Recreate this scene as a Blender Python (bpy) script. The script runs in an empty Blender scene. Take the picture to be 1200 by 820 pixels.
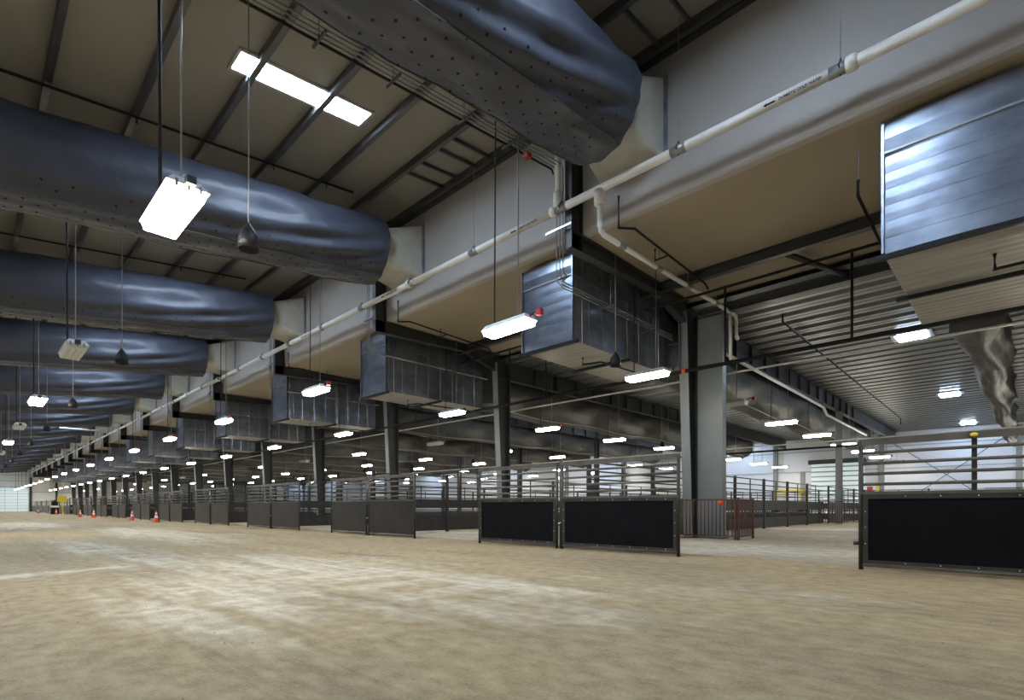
import bpy, bmesh, math, random
from mathutils import Vector, Matrix

random.seed(7)
PI = math.pi
S = bpy.context.scene
C = S.collection

# ------------------------------------------------------------------ camera, world, exposure
HEAD = math.atan2(644, 621)
cam_d = bpy.data.cameras.new('camera')
cam_d.sensor_width = 36.0
cam_d.lens = 621 / 1200 * 36.0
cam_d.shift_y = 184 / 1200
cam_d.clip_end = 600
cam = bpy.data.objects.new('camera', cam_d)
cam.location = (0, 0, 1.0)
cam.rotation_euler = (PI / 2, 0, -HEAD)
C.objects.link(cam)
S.camera = cam

w = bpy.data.worlds.new('world')
S.world = w
w.use_nodes = True
w.node_tree.nodes['Background'].inputs[0].default_value = (0.55, 0.65, 0.8, 1)
w.node_tree.nodes['Background'].inputs[1].default_value = 0.0

S.view_settings.view_transform = 'Standard'
S.view_settings.look = 'None'
S.view_settings.exposure = 0.0
S.view_settings.gamma = 1.0

LAMP = 66.0        # radiance of a lit strip light
SKYL = 85.0        # radiance of the hall's roof lights
DECKL = 90.0       # radiance of the low roof's small roof lights

# ------------------------------------------------------------------ dimensions
B = 8.7            # frame spacing along the hall (Y)
Y0 = 7.9           # first frame line
NB = 18
YEND = 160.0
YBACK = -12.0
XW = 10.6          # upper wall plane
XL = -14.0
XC = 16.5          # main column line
XB = 56.0          # far side wall
ZS = 7.7           # soffit
ZD = 7.45          # metal deck underside


def roof(x):
    return 10.98 + 0.11 * (x - 10.6)


ORD = ['first', 'second', 'third', 'fourth', 'fifth', 'sixth', 'seventh', 'eighth', 'ninth', 'tenth',
       'eleventh', 'twelfth', 'thirteenth', 'fourteenth', 'fifteenth', 'sixteenth', 'seventeenth',
       'eighteenth', 'nineteenth', 'twentieth', 'twenty-first', 'twenty-second']


# ------------------------------------------------------------------ materials
def mat(name, col, rough=0.6, metal=0.0, var=0.0, scale=4.0, bump=0.0, bscale=None, stretch=(1, 1, 1),
        col2=None, emit=None, estr=0.0, spec=None, detail=6.0):
    m = bpy.data.materials.new(name)
    m.use_nodes = True
    nt = m.node_tree
    N, L = nt.nodes, nt.links
    b = N['Principled BSDF']
    b.inputs['Roughness'].default_value = rough
    b.inputs['Metallic'].default_value = metal
    if spec is not None:
        b.inputs['Specular IOR Level'].default_value = spec
    b.inputs['Base Color'].default_value = (*col, 1)
    if var > 0 or bump > 0 or col2:
        tc = N.new('ShaderNodeTexCoord')
        mp = N.new('ShaderNodeMapping')
        mp.inputs['Scale'].default_value = stretch
        L.new(tc.outputs['Object'], mp.inputs['Vector'])
        no = N.new('ShaderNodeTexNoise')
        no.inputs['Scale'].default_value = scale
        no.inputs['Detail'].default_value = detail
        L.new(mp.outputs[0], no.inputs['Vector'])
        if var > 0 or col2:
            rp = N.new('ShaderNodeValToRGB')
            c2 = col2 or tuple(min(1, c * (1 + var)) for c in col)
            c1 = col if col2 else tuple(c * (1 - var) for c in col)
            rp.color_ramp.elements[0].color = (*c1, 1)
            rp.color_ramp.elements[1].color = (*c2, 1)
            rp.color_ramp.elements[0].position = 0.3
            rp.color_ramp.elements[1].position = 0.7
            L.new(no.outputs[0], rp.inputs[0])
            L.new(rp.outputs[0], b.inputs['Base Color'])
        if bump > 0:
            n2 = N.new('ShaderNodeTexNoise')
            n2.inputs['Scale'].default_value = bscale or scale * 3
            n2.inputs['Detail'].default_value = 5
            L.new(mp.outputs[0], n2.inputs['Vector'])
            bp = N.new('ShaderNodeBump')
            bp.inputs['Strength'].default_value = bump
            bp.inputs['Distance'].default_value = 0.05
            L.new(n2.outputs[0], bp.inputs['Height'])
            L.new(bp.outputs[0], b.inputs['Normal'])
    if emit:
        b.inputs['Emission Color'].default_value = (*emit, 1)
        b.inputs['Emission Strength'].default_value = estr
    return m


def dirt_mat(name, dust_bias, tan, pale, brown, worn=()):
    m = bpy.data.materials.new(name)
    m.use_nodes = True
    nt = m.node_tree
    N, L = nt.nodes, nt.links
    b = N['Principled BSDF']
    b.inputs['Roughness'].default_value = 0.95
    b.inputs['Specular IOR Level'].default_value = 0.15
    tc = N.new('ShaderNodeTexCoord')

    def noise(scale, stretch, rot=0.0, detail=6, dist=0.0):
        mp = N.new('ShaderNodeMapping')
        mp.inputs['Scale'].default_value = stretch
        mp.inputs['Rotation'].default_value = (0, 0, rot)
        L.new(tc.outputs['Object'], mp.inputs[0])
        n = N.new('ShaderNodeTexNoise')
        n.inputs['Scale'].default_value = scale
        n.inputs['Detail'].default_value = detail
        n.inputs['Distortion'].default_value = dist
        L.new(mp.outputs[0], n.inputs['Vector'])
        return n.outputs[0]

    def ramp(v, a, c):
        r = N.new('ShaderNodeMapRange')
        r.inputs[1].default_value = a
        r.inputs[2].default_value = c
        L.new(v, r.inputs[0])
        return r.outputs[0]

    def math_(op, a, c):
        k = N.new('ShaderNodeMath')
        k.operation = op
        for i, q in enumerate((a, c)):
            if isinstance(q, float):
                k.inputs[i].default_value = q
            else:
                L.new(q, k.inputs[i])
        return k.outputs[0]

    def mix(f, a, c):
        k = N.new('ShaderNodeMix')
        k.data_type = 'RGBA'
        L.new(f, k.inputs[0])
        for i, q in ((6, a), (7, c)):
            if isinstance(q, tuple):
                k.inputs[i].default_value = (*q, 1)
            else:
                L.new(q, k.inputs[i])
        return k.outputs[2]

    big = ramp(noise(0.20, (1, 0.6, 1), 0.4), 0.5 - dust_bias, 0.66 - dust_bias)
    strk = ramp(noise(0.9, (3.2, 0.22, 1), 0.12, 8, 0.5), 0.40, 0.58)
    strk2 = ramp(noise(0.8, (0.3, 3.0, 1), 0.55, 8, 0.4), 0.44, 0.62)
    # swept patches where the dry dust lies thicker: centre, half-widths, turn
    for (cx, cy, ax, ay, rot) in worn:
        mp = N.new('ShaderNodeMapping')
        mp.vector_type = 'TEXTURE'
        mp.inputs['Location'].default_value = (cx, cy, 0)
        mp.inputs['Rotation'].default_value = (0, 0, rot)
        mp.inputs['Scale'].default_value = (ax, ay, 1)
        L.new(tc.outputs['Object'], mp.inputs[0])
        ln = N.new('ShaderNodeVectorMath')
        ln.operation = 'LENGTH'
        L.new(mp.outputs[0], ln.inputs[0])
        rg = math_('ADD', ln.outputs['Value'], math_('MULTIPLY', math_('SUBTRACT', noise(1.1, (2.6, 0.35, 1), 0.12, 9), 0.5), 2.4))
        big = math_('MAXIMUM', big, ramp(rg, 1.45, 0.45))
    patch = math_('MULTIPLY', big, math_('ADD', 0.22, math_('MULTIPLY', 0.78, math_('MAXIMUM', strk, strk2))))
    dark = ramp(noise(0.55, (1.6, 0.35, 1), 0.2, 8, 0.6), 0.48, 0.72)
    fine = ramp(math_('ADD', math_('MULTIPLY', noise(7.0, (1, 0.6, 1), 0, 10), 0.6), math_('MULTIPLY', noise(45.0, (1, 1, 1), 0, 6), 0.4)), 0.36, 0.64)
    base = mix(dark, tan, brown)
    greyed = ramp(noise(0.16, (1, 1, 1), 1.1, 5, 0.5), 0.42, 0.60)
    base = mix(math_('MULTIPLY', greyed, 0.4), base, (0.36, 0.305, 0.225))
    track = ramp(noise(2.6, (3.0, 0.06, 1), 0.10, 3, 0.2), 0.60, 0.70)
    base = mix(math_('MULTIPLY', track, 0.45), base, (0.30, 0.245, 0.165))
    base = mix(patch, base, pale)
    g = N.new('ShaderNodeMix')
    g.data_type = 'RGBA'
    g.blend_type = 'MULTIPLY'
    g.inputs[0].default_value = 0.75
    L.new(base, g.inputs[6])
    cr = N.new('ShaderNodeValToRGB')
    cr.color_ramp.elements[0].color = (0.48, 0.45, 0.40, 1)
    cr.color_ramp.elements[1].color = (1, 1, 1, 1)
    L.new(fine, cr.inputs[0])
    L.new(cr.outputs[0], g.inputs[7])
    L.new(g.outputs[2], b.inputs['Base Color'])
    h = math_('ADD', math_('MULTIPLY', noise(5.0, (1, 0.5, 1), 0.2, 8), 1.0), math_('MULTIPLY', noise(28.0, (1, 1, 1), 0, 6), 0.45))
    h = math_('ADD', h, math_('MULTIPLY', strk, 0.5))
    bp = N.new('ShaderNodeBump')
    bp.inputs['Strength'].default_value = 0.55
    bp.inputs['Distance'].default_value = 0.05
    L.new(h, bp.inputs['Height'])
    L.new(bp.outputs[0], b.inputs['Normal'])
    return m


M = {}
M['dirt'] = dirt_mat('hall_dirt', -0.06, (0.465, 0.365, 0.22), (0.68, 0.615, 0.49), (0.315, 0.25, 0.16),
                     worn=((3.9, 7.6, 1.5, 3.6, 0.12), (4.6, 5.0, 0.5, 1.7, 0.2), (2.0, 6.4, 0.45, 2.2, 0.15), (1.35, 5.6, 0.3, 1.6, 0.1), (2.3, 15, 0.6, 5.0, 0.05), (0.9, 10.6, 1.6, 0.28, 0.3),
                           (5, 24, 1.2, 7, 0), (2, 40, 2, 8, 0)))
M['clod'] = mat('clod', (0.36, 0.30, 0.20), 0.95, var=0.45, scale=6)
M['concrete'] = dirt_mat('pen_floor', 0.05, (0.47, 0.415, 0.315), (0.62, 0.6, 0.53), (0.43, 0.375, 0.27))
M['vinyl'] = mat('white_vinyl_liner', (0.40, 0.375, 0.345), 0.55, var=0.04, scale=0.8, bump=0.15, bscale=1.5)
M['soffit'] = mat('bounce_tan_soffit_liner', (0.33, 0.275, 0.19), 0.6, var=0.06, scale=0.7, bump=0.15, bscale=1.5)  # pale liner with the dirt floor's warm bounce painted into its colour
M['roofliner'] = mat('roof_liner', (0.27, 0.25, 0.21), 0.6, var=0.05, scale=0.8, bump=0.25, bscale=1.2, stretch=(1, 0.3, 1))
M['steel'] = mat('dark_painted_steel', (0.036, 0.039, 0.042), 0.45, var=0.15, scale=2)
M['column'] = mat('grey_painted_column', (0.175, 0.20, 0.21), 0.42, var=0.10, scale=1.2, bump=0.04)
M['purlin'] = mat('purlin_steel', (0.12, 0.122, 0.125), 0.35, metal=0.6, var=0.2, scale=1)
M['fabric'] = mat('blue_grey_duct_fabric', (0.050, 0.055, 0.075), 0.46, var=0.15, scale=1.0, bump=0.55, bscale=2.6, spec=0.5)
M['silver'] = mat('silver_duct_fabric', (0.058, 0.057, 0.053), 0.58, var=0.25, scale=2, bump=0.6, bscale=3.5, spec=0.35)
M['hole'] = mat('punched_hole', (0.008, 0.008, 0.009), 0.9)
M['galv'] = mat('galvanised_sheet', (0.30, 0.335, 0.40), 0.33, metal=0.92, var=0.25, scale=2.2, bump=0.10, bscale=1.4, stretch=(1, 0.7, 1.3))
M['galv_low'] = mat('galvanised_underside', (0.36, 0.345, 0.31), 0.45, metal=0.5, var=0.18, scale=2.0, bump=0.2, bscale=1.4, stretch=(3, 0.3, 1))
M['deck'] = mat('galvanised_deck', (0.155, 0.16, 0.155), 0.36, metal=0.6, var=0.15, scale=1.5, stretch=(2, 0.3, 1))
M['pvc'] = mat('white_pipe_jacket', (0.78, 0.76, 0.70), 0.4, var=0.04, scale=2)
M['boot'] = mat('pale_boot_sheet', (0.58, 0.56, 0.48), 0.45, metal=0.2, var=0.08)
M['grey'] = mat('grey_saddle', (0.30, 0.31, 0.31), 0.4, metal=0.6)
M['conduit'] = mat('grey_conduit', (0.26, 0.27, 0.28), 0.4, metal=0.6)
M['black'] = mat('black_iron_pipe', (0.011, 0.011, 0.012), 0.55, var=0.2, spec=0.25)
M['cable'] = mat('black_cable', (0.012, 0.012, 0.013), 0.6)
M['wire'] = mat('galvanised_wire', (0.35, 0.35, 0.35), 0.4, metal=0.7)
M['gate'] = mat('gate_tube_steel', (0.045, 0.042, 0.038), 0.45, metal=0.3, var=0.2, scale=3)
M['rail'] = mat('gate_rail_steel', (0.115, 0.105, 0.092), 0.42, metal=0.35, var=0.25, scale=3)
M['rubber'] = mat('black_rubber_panel', (0.005, 0.005, 0.0065), 0.65, spec=0.1, var=0.3, scale=2.5, bump=0.05)
M['worn'] = mat('scuffed_panel', (0.008, 0.008, 0.010), 0.30, scale=1.6, col2=(0.028, 0.027, 0.025), bump=0.05, spec=0.6)
M['fence'] = mat('dark_fence_steel', (0.028, 0.026, 0.025), 0.5, metal=0.1, var=0.25, scale=3)
M['rust'] = mat('rust_brown_steel', (0.085, 0.035, 0.022), 0.6, var=0.3, scale=4)
M['lens_on'] = mat('lit_lens', (0.9, 0.9, 0.86), 0.4, emit=(1.0, 0.93, 0.80), estr=LAMP)
M['lens_off'] = mat('unlit_lens', (0.72, 0.70, 0.62), 0.35)
M['housing'] = mat('lamp_housing', (0.62, 0.62, 0.60), 0.45)
M['red'] = mat('red_box', (0.36, 0.03, 0.022), 0.45)
M['speaker'] = mat('charcoal_speaker', (0.010, 0.010, 0.011), 0.5, spec=0.3)
M['skylight'] = mat('roof_light_panel', (0.9, 0.95, 1.0), 0.4, emit=(0.62, 0.78, 1.0), estr=SKYL)
M['decklight'] = mat('low_roof_light_panel', (0.9, 0.95, 1.0), 0.4, emit=(0.62, 0.78, 1.0), estr=DECKL)
M['white_wall'] = mat('white_wall_panel', (0.63, 0.67, 0.74), 0.5, var=0.03, scale=0.6)
M['door'] = mat('translucent_door', (0.66, 0.74, 0.76), 0.35, emit=(0.70, 0.85, 0.86), estr=0.42)
M['end_wall'] = mat('white_end_wall_panel', (0.80, 0.80, 0.76), 0.5, var=0.03, scale=0.6)
M['door_rail'] = mat('door_rail', (0.36, 0.42, 0.46), 0.4)
M['cone'] = mat('orange_cone', (0.80, 0.10, 0.025), 0.45)
M['cone_band'] = mat('white_reflective_band', (0.80, 0.80, 0.78), 0.4)
M['yellow'] = mat('yellow_paint', (0.80, 0.62, 0.03), 0.45)
M['ink'] = mat('pipe_lettering', (0.02, 0.02, 0.02), 0.6)
M['bolt'] = mat('bright_bolt', (0.75, 0.74, 0.70), 0.35, metal=0.4)
M['brownblock'] = mat('block_wainscot', (0.34, 0.30, 0.23), 0.8, var=0.1)


# ------------------------------------------------------------------ mesh helpers
class MB:
    def __init__(self):
        self.v, self.f, self.sm = [], [], []

    def add(self, vs, fs, smooth=False):
        o = len(self.v)
        self.v += [tuple(p) for p in vs]
        self.f += [tuple(i + o for i in q) for q in fs]
        self.sm += [smooth] * len(fs)
        return self

    def box(self, x0, x1, y0, y1, z0, z1):
        vs = [(x0, y0, z0), (x1, y0, z0), (x1, y1, z0), (x0, y1, z0), (x0, y0, z1), (x1, y0, z1), (x1, y1, z1), (x0, y1, z1)]
        return self.add(vs, [(0, 3, 2, 1), (4, 5, 6, 7), (0, 1, 5, 4), (1, 2, 6, 5), (2, 3, 7, 6), (3, 0, 4, 7)])

    def hexa(self, a, b):
        return self.add(list(a) + list(b), [(0, 3, 2, 1), (4, 5, 6, 7), (0, 1, 5, 4), (1, 2, 6, 5), (2, 3, 7, 6), (3, 0, 4, 7)])

    def tube(self, pts, r, n=8, caps=True):
        pts = [Vector(p) for p in pts]
        rings = []
        for i, p in enumerate(pts):
            if i == 0:
                t = pts[1] - p
            elif i == len(pts) - 1:
                t = p - pts[i - 1]
            else:
                t = (p - pts[i - 1]).normalized() + (pts[i + 1] - p).normalized()
            t.normalize()
            up = Vector((0, 0, 1)) if abs(t.z) < 0.95 else Vector((0, 1, 0))
            a = t.cross(up).normalized()
            b = a.cross(t).normalized()
            k = 1.0
            if 0 < i < len(pts) - 1:
                ca = (p - pts[i - 1]).normalized().dot(t)
                k = 1 / max(ca, 0.6)
                nrm = ((pts[i + 1] - p).normalized() - (p - pts[i - 1]).normalized())
                if nrm.length > 1e-5:
                    nrm.normalize()
                else:
                    k = 1.0
            ring = []
            for j in range(n):
                q = a * math.cos(2 * PI * j / n) + b * math.sin(2 * PI * j / n)
                if k > 1.0:
                    q = q + nrm * q.dot(nrm) * (k - 1)
                ring.append(p + q * r)
            rings.append(ring)
        vs = [q for rg in rings for q in rg]
        fs = []
        for i in range(len(pts) - 1):
            for j in range(n):
                k = (j + 1) % n
                fs.append((i * n + j, i * n + k, (i + 1) * n + k, (i + 1) * n + j))
        self.add(vs, fs, True)
        if caps:
            o = len(self.v) - len(vs)
            self.f.append(tuple(o + j for j in range(n - 1, -1, -1)))
            self.f.append(tuple(o + (len(pts) - 1) * n + j for j in range(n)))
            self.sm += [False, False]
        return self

    def ibeam(self, p0, p1, d, bf, side, tf=0.025, tw=0.02, d1=None):
        """steel I section from p0 to p1; d = depth along the 'depth' axis, side = unit vector across the flanges"""
        p0, p1 = Vector(p0), Vector(p1)
        d1 = d1 or d
        t = (p1 - p0).normalized()
        s = Vector(side).normalized()
        u = s.cross(t).normalized()
        prof = lambda D: [(-bf / 2, -D / 2), (bf / 2, -D / 2), (bf / 2, -D / 2 + tf), (tw / 2, -D / 2 + tf), (tw / 2, D / 2 - tf), (bf / 2, D / 2 - tf),
                          (bf / 2, D / 2), (-bf / 2, D / 2), (-bf / 2, D / 2 - tf), (-tw / 2, D / 2 - tf), (-tw / 2, -D / 2 + tf), (-bf / 2, -D / 2 + tf)]
        a = [p0 + s * x + u * y for x, y in prof(d)]
        b = [p1 + s * x + u * y for x, y in prof(d1)]
        fs = [(i, (i + 1) % 12, 12 + (i + 1) % 12, 12 + i) for i in range(12)]
        fs += [tuple(range(11, -1, -1)), tuple(range(12, 24))]
        return self.add(a + b, fs)

    def lathe(self, prof, n=16, c=(0, 0, 0), smooth=True):
        vs, fs = [], []
        for (r, z) in prof:
            for j in range(n):
                vs.append((c[0] + r * math.cos(2 * PI * j / n), c[1] + r * math.sin(2 * PI * j / n), c[2] + z))
        for i in range(len(prof) - 1):
            for j in range(n):
                k = (j + 1) % n
                fs.append((i * n + j, i * n + k, (i + 1) * n + k, (i + 1) * n + j))
        return self.add(vs, fs, smooth)

    def build(self, name, m, parent=None, loc=(0, 0, 0)):
        me = bpy.data.meshes.new(name)
        me.from_pydata(self.v, [], self.f)
        me.polygons.foreach_set('use_smooth', self.sm)
        bm = bmesh.new()
        bm.from_mesh(me)
        bmesh.ops.recalc_face_normals(bm, faces=bm.faces)
        bm.to_mesh(me)
        bm.free()
        me.materials.append(M[m] if isinstance(m, str) else m)
        o = bpy.data.objects.new(name, me)
        C.objects.link(o)
        o.location = loc
        if parent:
            o.parent = parent
        return o


def tag(o, label=None, cat=None, group=None, kind=None):
    if label:
        o['label'] = label
    if cat:
        o['category'] = cat
    if group:
        o['group'] = group
    if kind:
        o['kind'] = kind
    return o


def empty(name, loc, label=None, cat=None, group=None, rz=0.0):
    o = bpy.data.objects.new(name, None)
    C.objects.link(o)
    o.empty_display_size = 0.2
    o.location = loc
    o.rotation_euler = (0, 0, rz)
    return tag(o, label, cat, group)


KIDS = {}


def kids(o):
    return [c for c in C.objects if c.parent == o]


def dup(src, loc, label=None, group=None, rz=None, tree=None):
    """copy of a thing with copies of its parts and sub-parts (tree = cached [(part, [sub-parts])])"""
    r = src.copy()
    C.objects.link(r)
    r.location = loc
    if rz is not None:
        r.rotation_euler = (0, 0, rz)
    if label:
        r['label'] = label
    if group:
        r['group'] = group
    for p, subs in tree:
        c = p.copy()
        C.objects.link(c)
        c.parent = r
        for s in subs:
            d = s.copy()
            C.objects.link(d)
            d.parent = c
    return r


def tree_of(src):
    return [(p, kids(p)) for p in kids(src)]


def struct(name, mb, m, parent=None):
    o = mb.build(name, m, parent)
    if parent is None:
        o['kind'] = 'structure'
    return o


# ------------------------------------------------------------------ the setting: floors
def grid_floor(name, x0, x1, y0, y1, m):
    mb = MB()
    mb.box(x0, x1, y0, y1, -0.3, 0.0)
    return struct(name, mb, m)


grid_floor('floor', XL, 10.75, YBACK, YEND, 'dirt')
grid_floor('floor.001', 10.75, XB, YBACK, YEND, 'concrete')

rc = random.Random(11)
cl = MB()
for i in range(1700):
    x = rc.uniform(-1, 9.6)
    y = rc.uniform(-1, 9) if i % 3 else rc.uniform(0, 5)
    r_ = rc.choice((0.004, 0.005, 0.006, 0.007, 0.010)) * rc.uniform(0.7, 1.2)
    cl.add([(x - r_, y, 0), (x, y - r_, 0), (x + r_, y + r_ * 0.3, 0), (x, y + r_, 0), (x, y, r_ * 0.9)], [(0, 1, 4), (1, 2, 4), (2, 3, 4), (3, 0, 4)])
co = cl.build('dirt_clods', 'clod')
tag(co, 'small loose clods and pebbles scattered over the dirt floor', 'dirt', kind='stuff')

# roof of the hall: liner sagging between purlins
PX = [1.20 + 1.52 * i for i in range(-10, 7)]
PX = [p for p in PX if XL < p < XW]


def roof_mesh():
    prof = []
    edges = [XL] + PX + [XW + 0.1]
    for a, b in zip(edges[:-1], edges[1:]):
        for i in range(6):
            t = i / 6
            x = a + (b - a) * t
            prof.append((x, roof(x) - 0.045 * math.sin(PI * t)))
    prof.append((XW + 0.1, roof(XW + 0.1)))
    n = len(prof)
    vs = [(x, YBACK, z) for x, z in prof] + [(x, YEND, z) for x, z in prof]
    vs += [(x, YBACK, z + 0.35) for x, z in prof] + [(x, YEND, z + 0.35) for x, z in prof]
    fs = []
    for i in range(n - 1):
        fs.append((i, i + 1, n + i + 1, n + i))
        fs.append((2 * n + i, 3 * n + i, 3 * n + i + 1, 2 * n + i + 1))
    mb = MB()
    mb.add(vs, fs, True)
    return mb


ceil = struct('ceiling', roof_mesh(), 'roofliner')
for x in PX:
    z = roof(x)
    mb = MB()
    mb.add([(x - 0.035, YBACK, z + 0.02), (x + 0.035, YBACK, z + 0.02), (x + 0.035, YBACK, z - 0.18), (x + 0.085, YBACK, z - 0.18), (x + 0.085, YBACK, z - 0.20), (x - 0.035, YBACK, z - 0.20),
            (x - 0.035, YEND, z + 0.02), (x + 0.035, YEND, z + 0.02), (x + 0.035, YEND, z - 0.18), (x + 0.085, YEND, z - 0.18), (x + 0.085, YEND, z - 0.20), (x - 0.035, YEND, z - 0.20)],
           [(i, (i + 1) % 6, 6 + (i + 1) % 6, 6 + i) for i in range(6)])
    mb.build('purlin', 'purlin', ceil)
# short bridging pieces between the last two purlins
for n in range(-1, 3):
    for y in (4.86, 5.6, 10.81, 11.41, 12.2, 12.86):
        mb = MB()
        xa, xb = PX[-2] + 0.03, PX[-1] + 0.3
        mb.hexa([(xa, y - 0.025, roof(xa) - 0.14), (xb, y - 0.025, roof(xb) - 0.14), (xb, y + 0.025, roof(xb) - 0.14), (xa, y + 0.025, roof(xa) - 0.14)],
                [(xa, y - 0.025, roof(xa) - 0.05), (xb, y - 0.025, roof(xb) - 0.05), (xb, y + 0.025, roof(xb) - 0.05), (xa, y + 0.025, roof(xa) - 0.05)])
        mb.build('bridging_bar', 'purlin', ceil) if n in (0,) else None

# roof lights of the hall (one per second bay between the ducts)
wi = 0
for n in range(-1, NB):
    yc = 11.62 + B * n
    if yc < YBACK + 1 or yc > YEND - 2:
        continue
    for (xa, xb) in ((3.9, 6.85), (-6.0, -3.05)):
        wi += 1
        fr = MB()
        for (p, q, r_, s_) in ((xa - 0.06, xb + 0.06, yc - 0.36, yc - 0.29), (xa - 0.06, xb + 0.06, yc + 0.29, yc + 0.36), (xa - 0.06, xa, yc - 0.29, yc + 0.29), (xb, xb + 0.06, yc - 0.29, yc + 0.29)):
            fr.hexa([(p, r_, roof(p) - 0.075), (q, r_, roof(q) - 0.075), (q, s_, roof(q) - 0.075), (p, s_, roof(p) - 0.075)],
                    [(p, r_, roof(p)), (q, r_, roof(q)), (q, s_, roof(q)), (p, s_, roof(p))])
        f = fr.build('window_%d' % wi, 'vinyl')
        f['kind'] = 'structure'
        pn = MB()
        pn.hexa([(xa, yc - 0.29, roof(xa) - 0.06), (xb, yc - 0.29, roof(xb) - 0.06), (xb, yc + 0.29, roof(xb) - 0.06), (xa, yc + 0.29, roof(xa) - 0.06)],
                [(xa, yc - 0.29, roof(xa) - 0.03), (xb, yc - 0.29, roof(xb) - 0.03), (xb, yc + 0.29, roof(xb) - 0.03), (xa, yc + 0.29, roof(xa) - 0.03)])
        pn.build('glazing_panel', 'skylight', f)

# upper wall between hall roof and low roof, with a rounded lower edge
mb = MB()
prof = [(XW, roof(XW) + 0.1), (XW, 7.80), (XW + 0.01, 7.74), (XW + 0.04, 7.70), (XW + 0.08, 7.69), (XW + 0.2, 7.69), (XW + 0.2, roof(XW) + 0.1)]
n_ = len(prof)
mb.add([(x, YBACK, z) for x, z in prof] + [(x, YEND, z) for x, z in prof], [(i, (i + 1) % n_, n_ + (i + 1) % n_, n_ + i) for i in range(n_)], False)
struct('wall_right', mb, 'vinyl')
mb = MB()
mb.box(XW - 0.16, XW - 0.0, YBACK, YEND, roof(XW) - 0.24, roof(XW) - 0.02)
struct('trim_1', mb, 'steel')
# soffit, tinted tan for floor bounce, and the metal deck of the low roof
mb = MB()
mb.box(XW + 0.2, XC + 0.1, YBACK, YEND, ZS, ZS + 0.2)
struct('ceiling.001', mb, 'soffit')


def deck_mesh():
    prof = []
    x = XC + 0.1
    p = 0.9
    while x < XB - 0.01:
        prof += [(x, ZD + 0.11), (x + 0.08, ZD), (x + 0.30, ZD), (x + 0.33, ZD + 0.03), (x + 0.36, ZD), (x + 0.58, ZD), (x + 0.66, ZD + 0.11)]
        x += p
    prof = [q for q in prof if q[0] <= XB] + [(XB, ZD + 0.11)]
    n = len(prof)
    m2 = MB()
    m2.add([(a, YBACK, b) for a, b in prof] + [(a, YEND, b) for a, b in prof] + [(a, YBACK, ZD + 0.3) for a, b in prof] + [(a, YEND, ZD + 0.3) for a, b in prof],
           [(i, i + 1, n + i + 1, n + i) for i in range(n - 1)] + [(2 * n + i, 3 * n + i, 3 * n + i + 1, 2 * n + i + 1) for i in range(n - 1)])
    return m2


struct('ceiling.002', deck_mesh(), 'deck')
# low roof lights
for n in range(-1, NB - 1):
    if n % 2 == 0:
        continue
    yc = 3.0 + B * (n + 1)
    for x in (24.8, 39.0, 53.2):
        wi += 1
        fr = MB()
        fr.box(x - 0.62, x + 0.62, yc - 0.62, yc - 0.5, ZD - 0.03, ZD + 0.1).box(x - 0.62, x + 0.62, yc + 0.5, yc + 0.62, ZD - 0.03, ZD + 0.1)
        fr.box(x - 0.62, x - 0.5, yc - 0.5, yc + 0.5, ZD - 0.03, ZD + 0.1).box(x + 0.5, x + 0.62, yc - 0.5, yc + 0.5, ZD - 0.03, ZD + 0.1)
        f = fr.build('window_%d' % wi, 'deck')
        f['kind'] = 'structure'
        MB().box(x - 0.42, x + 0.42, yc - 0.42, yc + 0.42, ZD - 0.11, ZD - 0.02).build('glazing_panel', 'decklight', f)

# outer walls
mb = MB()
mb.box(XL - 0.2, XL, YBACK, YEND, 0, roof(XL) + 0.2)
struct('wall_left', mb, 'vinyl')
mb = MB()
mb.box(XL, XB, YBACK - 0.2, YBACK, 0, 11.2)
struct('wall_back', mb, 'white_wall')
mb = MB()
mb.box(XB, XB + 0.2, YBACK, YEND, 0, 8.0)
wside = struct('wall_side', mb, 'white_wall')
mb = MB()
mb.box(XL, XB, YEND, YEND + 0.2, 0, 11.2)
wend = struct('wall_end', mb, 'end_wall')
# girts and posts on the far end wall, as parts of the wall
for z in (1.3, 2.6, 3.9, 5.3, 6.7, 8.0):
    MB().box(XL, XW, YEND - 0.12, YEND, z, z + 0.1).build('girt', 'door_rail', wend)
for x in (-2.0, 5.0, 10.6, 15.0, 19.5, 24):
    MB().box(x - 0.2, x + 0.2, YEND - 0.4, YEND, 0, 7.6).build('wall_post', 'steel', wend)
for z in (2.1, 4.3):
    MB().box(XW, 30, YEND - 0.12, YEND, z, z + 0.12).build('girt', 'door_rail', wend)
MB().box(XW, 40, YEND - 0.1, YEND, 0, 1.3).build('wainscot', 'brownblock', wend)
# far door of the hall
dr = MB().box(-1.6, 10.2, YEND - 0.35, YEND - 0.2, 0.02, 5.2).build('door_1', 'door')
dr['kind'] = 'structure'
for z in [0.65 * i for i in range(1, 8)]:
    MB().box(-1.6, 10.2, YEND - 0.4, YEND - 0.35, z, z + 0.07).build('door_slat', 'door_rail', dr)
for x in (0.4, 2.4, 4.4, 6.4, 8.4):
    MB().box(x, x + 0.07, YEND - 0.4, YEND - 0.35, 0.02, 5.2).build('door_stile', 'door_rail', dr)
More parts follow.
